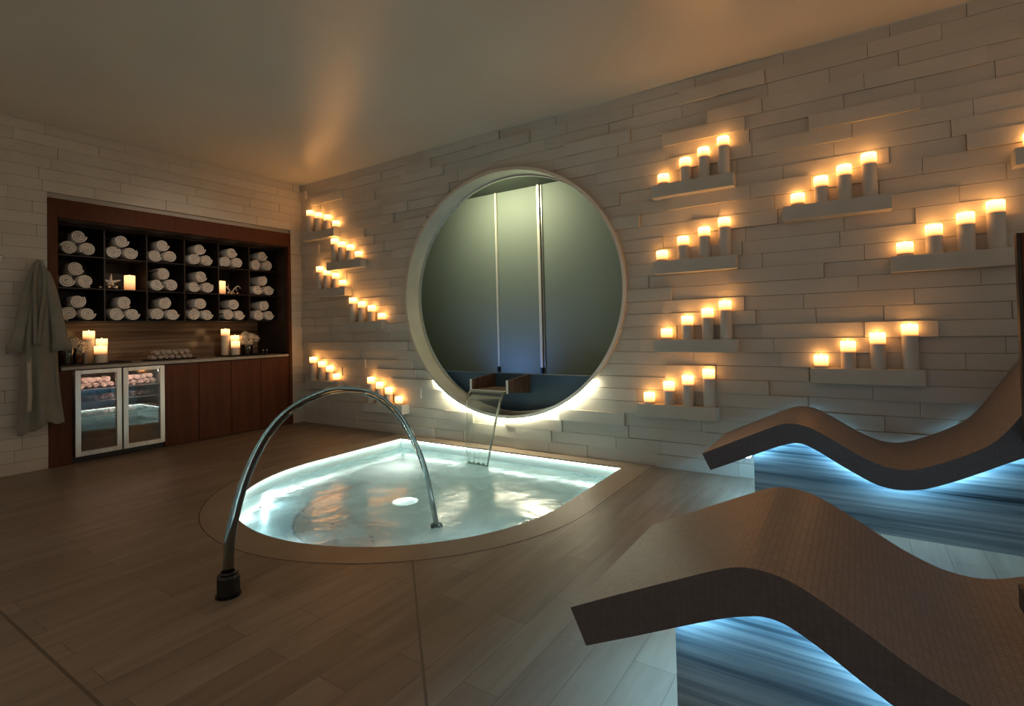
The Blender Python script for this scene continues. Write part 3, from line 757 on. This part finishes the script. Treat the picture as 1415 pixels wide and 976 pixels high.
# glass-door cooler
FY = -2.03
t = thing('glass_door_cooler', 'black under-counter cooler with two steel framed glass doors', 'cooler', (-.28, FY, 0))
obj('body', boxes([(-.34, -.32, -.378, .378, .06, .855), (-.32, .27, -.378, -.366, .06, .855), (-.32, .27, .366, .378, .06, .855), (-.32, .27, -.366, .366, .845, .855), (-.32, .27, -.366, .366, .06, .20), (-.32, .25, -.008, .008, .20, .845), (.2705, .2745, -.03, .03, .06, .855)]), M['black'], t)
obj('kick_plate', boxes([(-.32, .255, -.378, .378, 0, .058)]), M['black'], t)
for z in (.40, .545, .66):
    obj('wire_shelf', boxes([(-.31, .24, -.364, -.010, z, z + .006), (-.31, .24, .010, .364, z, z + .006)]), M['steel'], t)
obj('lamp', boxes([(.235, .262, -.35, -.02, .828, .842), (.235, .262, .02, .35, .828, .842)]), M['fridge_lamp_fill'], t)
obj('side_fill_strip', boxes([(.235, .250, -.014, -.009, .42, .80), (.235, .250, .009, .014, .42, .80)]), M['fridge_lamp_fill'], t)  # added glow strips, not a cooler part; they brighten the lower towels
for s, (a, b) in enumerate(((-.372, -.006), (.006, .372))):
    d = obj('door', boxes([(.275, .315, a, a + .043, .062, .856), (.275, .315, b - .043, b, .062, .856), (.275, .315, a + .043, b - .043, .818, .856), (.275, .315, a + .043, b - .043, .062, .104)], bev=.002), M['steel'], t)
    obj('glass', boxes([(.290, .298, a + .044, b - .044, .105, .817)]), M['doorglass'], d)
    obj('hinge', boxes([(.282, .306, (a if s == 0 else b - .03), (a + .03 if s == 0 else b), .856, .861)]), M['black'], d)

# rolled towels
def roll_mesh(r, length, turns=3.2, n=72, squash=1.0):
    bm = bmesh.new(); th = r / (turns + .55); rows = []
    for i in range(n + 1):
        u = i / n; a = -u * turns * 2 * PI; ro = r - u * (r - th * .55) ; ri = ro - th * .80
        ri = max(ri, .001)
        prof = [(0, ri + th * .25), (0.006, ri), (length - .006, ri), (length, ri + th * .25), (length, ro - th * .25), (length - .008, ro), (.008, ro), (0, ro - th * .25)]
        rows.append([bm.verts.new((-x, q * math.cos(a), q * math.sin(a) * squash)) for x, q in prof])
    for A, B in zip(rows, rows[1:]):
        for j in range(8): bm.faces.new((A[j], A[(j + 1) % 8], B[(j + 1) % 8], B[j]))
    bm.faces.new(rows[0]); bm.faces.new(rows[-1])
    return bm
RT = .0705
variants = [roll_mesh(RT, .23, 3.2), roll_mesh(RT, .23, 2.7, squash=.97), roll_mesh(RT, .23, 3.6)]
vm = []
for i, bm in enumerate(variants):
    o = obj('rolled_towel', bm, M['towel'], None, (0, 0, -5), autosmooth=60)
    vm.append(o)
stacks = [[-2.285, -1.927, -1.542, -1.157, -.792, -.399], [-2.311, None, -1.531, -1.145, None, -.388], [-2.293, -1.901, -1.523, -1.159, -.764, -.377]]
halfw = [[.264, .256, .265, .26, .25, .255], [.268, 0, .270, .261, 0, .255], [.28, .272, .275, .275, .27, .26]]
tops = [1.956, 1.641, 1.3215]
rown = ['top row', 'middle row', 'bottom row']; coln = ['leftmost column', 'second column from left', 'third column from left', 'third column from right', 'second column from right', 'rightmost column']
rnd = random.Random(11); first = [True] * 3; i = 0
for r in range(3):
    for c in range(6):
        yc = stacks[r][c]
        if yc is None: continue
        yc = (CYS[c] + CYS[c + 1]) / 2 + (yc - (CYS[c] + CYS[c + 1]) / 2) * .8
        R0 = RT; gap = RT * (1.0 + rnd.uniform(.02, .07))
        yc = max(CYS[c] + .008 + gap + RT + .002, min(CYS[c + 1] - .008 - gap - RT - .002, yc))
        pts = [(yc - gap, R0, 'bottom left'), (yc + gap, R0, 'bottom right'), (yc + rnd.uniform(-.006, .006), R0 + math.sqrt((2 * R0) ** 2 - gap ** 2) + .0005, 'top')]
        for (y, z, pos) in pts:
            v = (i * 5 + r) % 3
            o = vm[v] if first[v] else vm[v].copy()
            if not first[v]: COL.objects.link(o)
            first[v] = False; i += 1
            o.location = (-.243 - rnd.uniform(0, .02), y, tops[r] + z + .0005)
            o.rotation_euler = (rnd.uniform(0, 6.28), 0, 0) if v != 1 else (0, 0, 0)
            tag(o, 'rolled white towel, %s of three, %s, %s' % (pos, rown[r], coln[c]), 'towel', 'rolled towels in the cubbies')

# niche decorations
def plain_candle(label, h, r, loc, group=None, wax=None): return candle('pillar_candle', label, h, r, loc, group, wax or M['wax2'])
plain_candle('lit cream candle in the cubby with the starfish', .155, .048, (-.30, -1.838, 1.6415), 'candles in the towel cubbies', M['wax3'])
plain_candle('lit cream candle in the cubby with the coral branch', .155, .048, (-.30, -.895, 1.6415), 'candles in the towel cubbies', M['wax3'])
def starfish():
    bm = bmesh.new()
    for k in range(5):
        a = 2 * PI * k / 5 + .3
        tube([(0, 0, 0), (0, .035 * math.cos(a), .035 * math.sin(a)), (.012, .085 * math.cos(a), .085 * math.sin(a))], [.018, .013, .004], 8, bm)
    sphere(bm, (0, 0, 0), .02, 10)
    return bm
o = obj('starfish', starfish(), M['white'], None, (-.36, -1.985, 1.6425 + .08)); tag(o, 'pale starfish propped in the middle row cubby beside a candle', 'starfish')
for k, (y, x, r) in enumerate(((-2.09, -.30, .020), (-2.03, -.29, .024), (-1.975, -.28, .024))):
    bm = bmesh.new(); sphere(bm, (0, 0, 0), r, 16)
    o = obj('silver_ball', bm, M['silver'], None, (x, y, 1.6415 + r), smooth=True); tag(o, 'small shiny ball in the starfish cubby, %s of three' % ['leftmost', 'middle', 'rightmost'][k], 'ball', 'shiny balls in the cubbies')
def coral():
    bm = bmesh.new()
    tube(catmull([(0, 0, 0), (0, .01, .04), (0, .05, .10), (0, .10, .13), (0, .13, .10)], 4), [.009] * 13 + [.006] * 4, 8, bm)
    tube(catmull([(0, 0, .02), (0, -.03, .07), (0, -.08, .12), (0, -.12, .13)], 4), [.009] * 9 + [.005] * 4, 8, bm)
    tube([(0, .06, .105), (0, .08, .06)], [.007, .004], 8, bm); tube([(0, -.05, .09), (0, -.04, .14)], [.007, .004], 8, bm)
    sphere(bm, (0, 0, .008), .016, 8, (1, 1, .5))
    return bm
o = obj('coral_branch', coral(), M['white'], None, (-.38, -.728, 1.6415)); o.scale = (.88, .88, .88); tag(o, 'forked white coral branch in the middle row cubby second from right', 'coral')
for k, (y, r) in enumerate(((-.80, .020), (-.745, .017), (-.695, .017))):
    bm = bmesh.new(); sphere(bm, (0, 0, 0), r, 16)
    o = obj('silver_ball', bm, M['silver'], None, (-.30, y, 1.6415 + r), smooth=True); tag(o, 'small shiny ball in the coral cubby, %s of three' % ['leftmost', 'middle', 'rightmost'][k], 'ball', 'shiny balls in the cubbies')

# counter: trays, candles, flowers, little bottles
CT = .892
def tray(label, x0, x1, y0, y1):
    bm = boxes([(x0, x1, y0, y1, 0, .006), (x0, x0 + .008, y0, y1, .006, .018), (x1 - .008, x1, y0, y1, .006, .018), (x0 + .008, x1 - .008, y0, y0 + .008, .006, .018), (x0 + .008, x1 - .008, y1 - .008, y1, .006, .018)], bev=.001)
    o = obj('serving_tray', bm, M['black'], None, (0, 0, CT)); return tag(o, label, 'tray', 'black trays on the counter')
tray('black tray under the flowers and candles at the left end of the counter', -.46, -.10, -2.47, -1.90)
tray('black tray of small rolled face towels at the middle of the counter', -.40, -.20, -1.69, -1.23)
tray('black tray under the candles and flowers at the right end of the counter', -.46, -.12, -.88, -.43)
TT = CT + .0065
g = 'candles on the left counter tray'
plain_candle('tallest lit candle on the left counter tray', .325, .048, (-.38, -2.165, TT), g)
plain_candle('middle height lit candle on the left counter tray', .245, .048, (-.30, -2.085, TT), g)
plain_candle('shortest lit candle on the left counter tray, in front', .175, .052, (-.20, -2.128, TT), g)
g = 'candles on the right counter tray'
plain_candle('tallest lit candle on the right counter tray', .325, .048, (-.38, -.808, TT), g)
plain_candle('middle height lit candle on the right counter tray', .245, .048, (-.31, -.730, TT), g)
plain_candle('shortest lit candle on the right counter tray, in front', .175, .048, (-.19, -.790, TT), g)
def vase(label, loc, r, h):
    t = thing('glass_vase', label, 'vase', loc, 'glass flower vases')
    obj('bowl', lathe([(0, 0), (r * .9, 0), (r, .01), (r, h), (r - .004, h), (r - .004, .012), (0, .01)], 24), M['vaseglass'], t, autosmooth=40)
    bm = bmesh.new(); rn = random.Random(3)
    for k in range(9):
        a = rn.uniform(0, 6.28); q = rn.uniform(.1, .5) * r
        tube([(q * math.cos(a), q * math.sin(a), .014), (q * 1.4 * math.cos(a + 1), q * 1.4 * math.sin(a + 1), h + .03)], .003, 6, bm)
    b = obj('flower_stems', bm, M['leaf'], t)
    return t
def blossom_mesh(r, seed, npet=26):
    rn = random.Random(seed); bm = bmesh.new()
    for k in range(npet):
        u = (k + .5) / npet; ph = k * 2.39996; el = math.acos(1 - 1.55 * u) ; rr_ = r * (.55 + .45 * u)
        d = Vector((math.sin(el) * math.cos(ph), math.sin(el) * math.sin(ph), math.cos(el)))
        s = d.cross(Vector((.3, .2, 1))).normalized(); t_ = s.cross(d).normalized(); wd = r * rn.uniform(.34, .5)
        c = d * rr_; grid = []
        for a in (-1, 0, 1):
            grid.append([bm.verts.new(c + s * a * wd * (1 - .25 * b * b) + t_ * b * wd + d * (.30 * wd * (a * a + b * b) - .25 * wd + rn.uniform(-.04, .04) * wd)) for b in (-1, 0, 1)])
        for a in range(2):
            for b in range(2): bm.faces.new((grid[a][b], grid[a + 1][b], grid[a + 1][b + 1], grid[a][b + 1]))
    sphere(bm, (0, 0, 0), r * .5, 10)
    return bm
def bouquet(label, loc, spots, seed):
    t = thing('flower_bouquet', label, 'flowers', loc, 'bouquets on the counter')
    for k, (x, y, z, r) in enumerate(spots):
        o = obj('blossom', blossom_mesh(r, seed + k), M['petal'], t, (x, y, z), smooth=True)
        o.rotation_euler = (random.uniform(-.5, .5), random.uniform(.3, 1.1), random.uniform(-.6, .6))
    bm = bmesh.new(); rn = random.Random(seed)
    for k in range(10):
        a = rn.uniform(0, 6.28); c = Vector((.075 * math.cos(a), .10 * math.sin(a), .0)); d = Vector((math.cos(a) * .5, math.sin(a), .25)).normalized(); s = d.cross(Vector((0, 0, 1))).normalized()
        L_ = rn.uniform(.05, .08)
        p = [c, c + d * L_ * .5 + s * .014, c + d * L_ + Vector((0, 0, -.01)), c + d * L_ * .5 - s * .014]
        bm.faces.new([bm.verts.new(q) for q in p])
    obj('leaves', bm, M['leaf'], t)
    return t
vase('round glass vase of cream flowers at the left end of the counter', (-.34, -2.355, TT), .075, .15)
bouquet('cream rose bouquet at the left end of the counter beside the robe', (-.34, -2.355, TT + .185), [(0, -.06, .02, .06), (.02, .04, .03, .055), (.0, .11, .0, .055), (-.04, 0, .06, .05), (.05, -.01, -.01, .05), (.03, .10, -.04, .045)], 20)
vase('small glass vase of peach flowers at the right end of the counter', (-.33, -.565, TT), .06, .14)
bouquet('peach and cream bouquet at the right end of the counter', (-.33, -.565, TT + .18), [(0, -.05, .03, .052), (.02, .04, .04, .055), (.02, .10, .02, .045), (.04, 0, -.01, .05), (-.03, .0, .07, .045), (.03, -.07, -.01, .04)], 40)
for k, y in enumerate((-.385, -.335)):
    t = thing('small_bottle', 'tiny clear bottle at the right end of the counter, %s of the pair' % ['left', 'right'][k], 'bottle', (-.28, y, CT + .0005), 'tiny bottles on the counter')
    obj('glass_body', lathe([(0, 0), (.011, 0), (.012, .003), (.012, .035), (.006, .042), (.006, .048), (0, .048)], 14), M['vaseglass'], t, autosmooth=40)
    obj('cap', lathe([(0, .0485), (.008, .0485), (.008, .062), (0, .062)], 14), M['steel'], t, autosmooth=40)
# small face towels on the middle tray: lower row of seven, upper row of six
sm = obj('rolled_face_towel', roll_mesh(.029, .12, 2.6, 40), M['facetowel'], None, (0, 0, -5), autosmooth=60)
fst = True; ords = ['leftmost', 'second from left', 'third from left', 'fourth from left', 'fifth from left', 'sixth from left', 'seventh from left', 'rightmost']
for row, n in ((0, 7), (1, 6)):
    for k in range(n):
        o = sm if fst else sm.copy()
        if not fst: COL.objects.link(o)
        fst = False
        o.location = (-.235, -1.46 + (k - (n - 1) / 2) * .0600, TT + .0296 + row * .0505)
        o.rotation_euler = (k * 1.7 + row, 0, 0)
        tag(o, 'small rolled face towel on the middle counter tray, %s of the %s row' % ('rightmost' if k == n - 1 else ords[k], ['bottom', 'top'][row]), 'face towel', 'face towels on the middle tray')
# rolled towels chilling in the cooler
fst = True
cm = None
layers = [(.206, 'cooler floor', 1), (.4065, 'lowest wire shelf', 1), (.5515, 'middle wire shelf', 1), (.6665, 'top wire shelf', 2)]
for s, door in ((-1, 'left'), (1, 'right')):
    for z, nm, rows in layers[1:]:
        for row in range(rows):
            n = 6 - row
            for k in range(n):
                y = FY + s * .187 + (k - (n - 1) / 2) * .0592
                o = sm.copy(); COL.objects.link(o); o.location = (-.12, y, z + .0296 + row * .0500); o.rotation_euler = (k * 2.1 + row + s, 0, 0)
                tag(o, 'rolled towel behind %s cooler door, %s%s, %s' % (door, nm, ['', ', upper layer'][row] if rows > 1 else '', 'rightmost' if k == n - 1 else ords[k]), 'face towel', 'face towels in the cooler')

# ------------------------------------------------------------------ robe and hooks
def hook(label, y, z):
    t = thing('robe_hook', label, 'hook', (.004, y, z), 'robe hooks on the left wall')
    for nm, pr in (('rose', [(0, 0), (.020, 0), (.020, .004), (.012, .008), (0, .008)]), ('peg', [(0, .008), (.006, .008), (.006, .045), (.015, .050), (.016, .058), (.010, .064), (0, .065)])):
        bm = lathe(pr, 20); bmesh.ops.rotate(bm, verts=bm.verts, cent=(0, 0, 0), matrix=Matrix.Rotation(PI / 2, 3, 'Y'))
        obj(nm, bm, M['steel'] if nm == 'rose' else M['chrome'], t, autosmooth=40)
hook('empty metal robe hook on the white stone wall at the far left', -2.90, 1.852)
hook('metal hook holding the grey robe', -2.665, 1.815)
def robe_body():
    bm = bmesh.new(); Z = [1.845, 1.80, 1.73, 1.64, 1.52, 1.38, 1.22, 1.05, .88, .70, .55, .44, .385]
    C = [-2.665, -2.664, -2.660, -2.655, -2.655, -2.66, -2.665, -2.665, -2.665, -2.662, -2.660, -2.657, -2.655]
    Wd = [.022, .045, .078, .105, .112, .112, .115, .122, .128, .136, .146, .156, .160]
    Dp = [.020, .030, .040, .052, .055, .055, .056, .058, .060, .062, .065, .068, .068]
    n = 72; rows = []
    for k, z in enumerate(Z):
        f = min(1, max(0, (1.80 - z) / 1.0)); row = []
        for i in range(n):
            a = 2 * PI * i / n
            m = 1 + f * (.26 * math.sin(a * 7 + .6 + .5 * math.sin(z * 3)) + .16 * math.sin(a * 11 + 2.0 + z)) * (1 if math.cos(a) > -.2 else .25)
            y = C[k] + Wd[k] * math.sin(a) * (1 + f * .04 * math.sin(a * 9 + z * 2)); x = .072 + Dp[k] * math.cos(a) * m
            x = max(.008, x)
            zz = z + (.020 * math.sin(a * 3 + 1) + .012 * math.sin(a * 7) if k >= 11 else 0) + (.03 * math.sin(a) if k >= 10 else 0)
            row.append(bm.verts.new((x, y, zz)))
        rows.append(row)
    for A, B in zip(rows, rows[1:]):
        for i in range(n): bm.faces.new((A[i], A[(i + 1) % n], B[(i + 1) % n], B[i]))
    bm.faces.new(rows[0])
    return bm
t = thing('bath_robe', 'long grey bath robe hanging from a hook beside the towel niche', 'robe', (.06, -2.66, .37))
RL = lambda bm: (bmesh.ops.translate(bm, verts=bm.verts, vec=(-.06, 2.66, -.37)), bm)[1]
o = obj('body', RL(robe_body()), M['robe'], t, smooth=True); md = o.modifiers.new('thick', 'SOLIDIFY'); md.thickness = .004; md = o.modifiers.new('sub', 'SUBSURF'); md.levels = md.render_levels = 1
def sleeve(pts, rad, seed):
    bm = bmesh.new(); P = catmull(pts, 5); n = 28; rows = []; rn = random.Random(seed)
    for i, p in enumerate(P):
        u = i / (len(P) - 1); r = rad[0] + (rad[1] - rad[0]) * u
        rows.append([bm.verts.new((p.x + r * .62 * math.cos(a) * (1 + .12 * math.sin(3 * a + u * 5 + seed)), p.y + r * math.sin(a) * (1 + .07 * math.sin(4 * a + u * 9)), p.z + .008 * math.sin(2 * a + seed) + .012 * math.sin(u * 22) * math.cos(a))) for a in [2 * PI * k / n for k in range(n)]])
    for A, B in zip(rows, rows[1:]):
        for k in range(n): bm.faces.new((A[k], A[(k + 1) % n], B[(k + 1) % n], B[k]))
    bm.faces.new(rows[0])
    # turned-up cuff
    e = rows[-1]; c = [bm.verts.new((v.co.x + (v.co.x - P[-1].x) * .14, v.co.y + (v.co.y - P[-1].y) * .14, v.co.z)) for v in e]; d = [bm.verts.new((v.co.x, v.co.y, v.co.z + .07)) for v in c]
    for k in range(n):
        bm.faces.new((e[k], e[(k + 1) % n], c[(k + 1) % n], c[k])); bm.faces.new((c[k], c[(k + 1) % n], d[(k + 1) % n], d[k]))
    return bm
o = obj('sleeve', RL(sleeve([(.095, -2.622, 1.74), (.115, -2.592, 1.58), (.118, -2.562, 1.38), (.12, -2.535, 1.20), (.12, -2.522, 1.045)], (.034, .062), 1)), M['robe'], t, smooth=True)
o = obj('sleeve', RL(sleeve([(.090, -2.715, 1.72), (.10, -2.748, 1.56), (.10, -2.775, 1.38), (.095, -2.802, 1.20), (.09, -2.828, 1.045)], (.032, .046), 2)), M['robe'], t, smooth=True)
bm = bmesh.new()
def ribbon(P, w, th, bm):
    rows = []
    for p in P: rows.append([bm.verts.new((p.x + dx, p.y + dy, p.z)) for dx, dy in ((-th, -w), (th, -w), (th * 1.4, 0), (th, w), (-th, w))])
    for A, B in zip(rows, rows[1:]):
        for j in range(5): bm.faces.new((A[j], A[(j + 1) % 5], B[(j + 1) % 5], B[j]))
    bm.faces.new(rows[0]); bm.faces.new(rows[-1])
for sg in (-1, 1):
    ribbon(catmull([(.098, -2.665 + sg * .008, 1.846), (.118, -2.668 + sg * .030, 1.72), (.130, -2.676 + sg * .032, 1.55), (.136, -2.686 + sg * .020, 1.36), (.136, -2.695 + sg * .010, 1.10)], 5), .013, .006, bm)
obj('lapel', RL(bm), M['robe'], t, smooth=True)
bm = bmesh.new()
pts = catmull([(.118, -2.742, 1.02), (.135, -2.745, .85), (.138, -2.742, .68), (.135, -2.748, .53)], 4)
ribbon(pts, .014, .003, bm)
obj('belt', RL(bm), M['satin'], t, smooth=True)
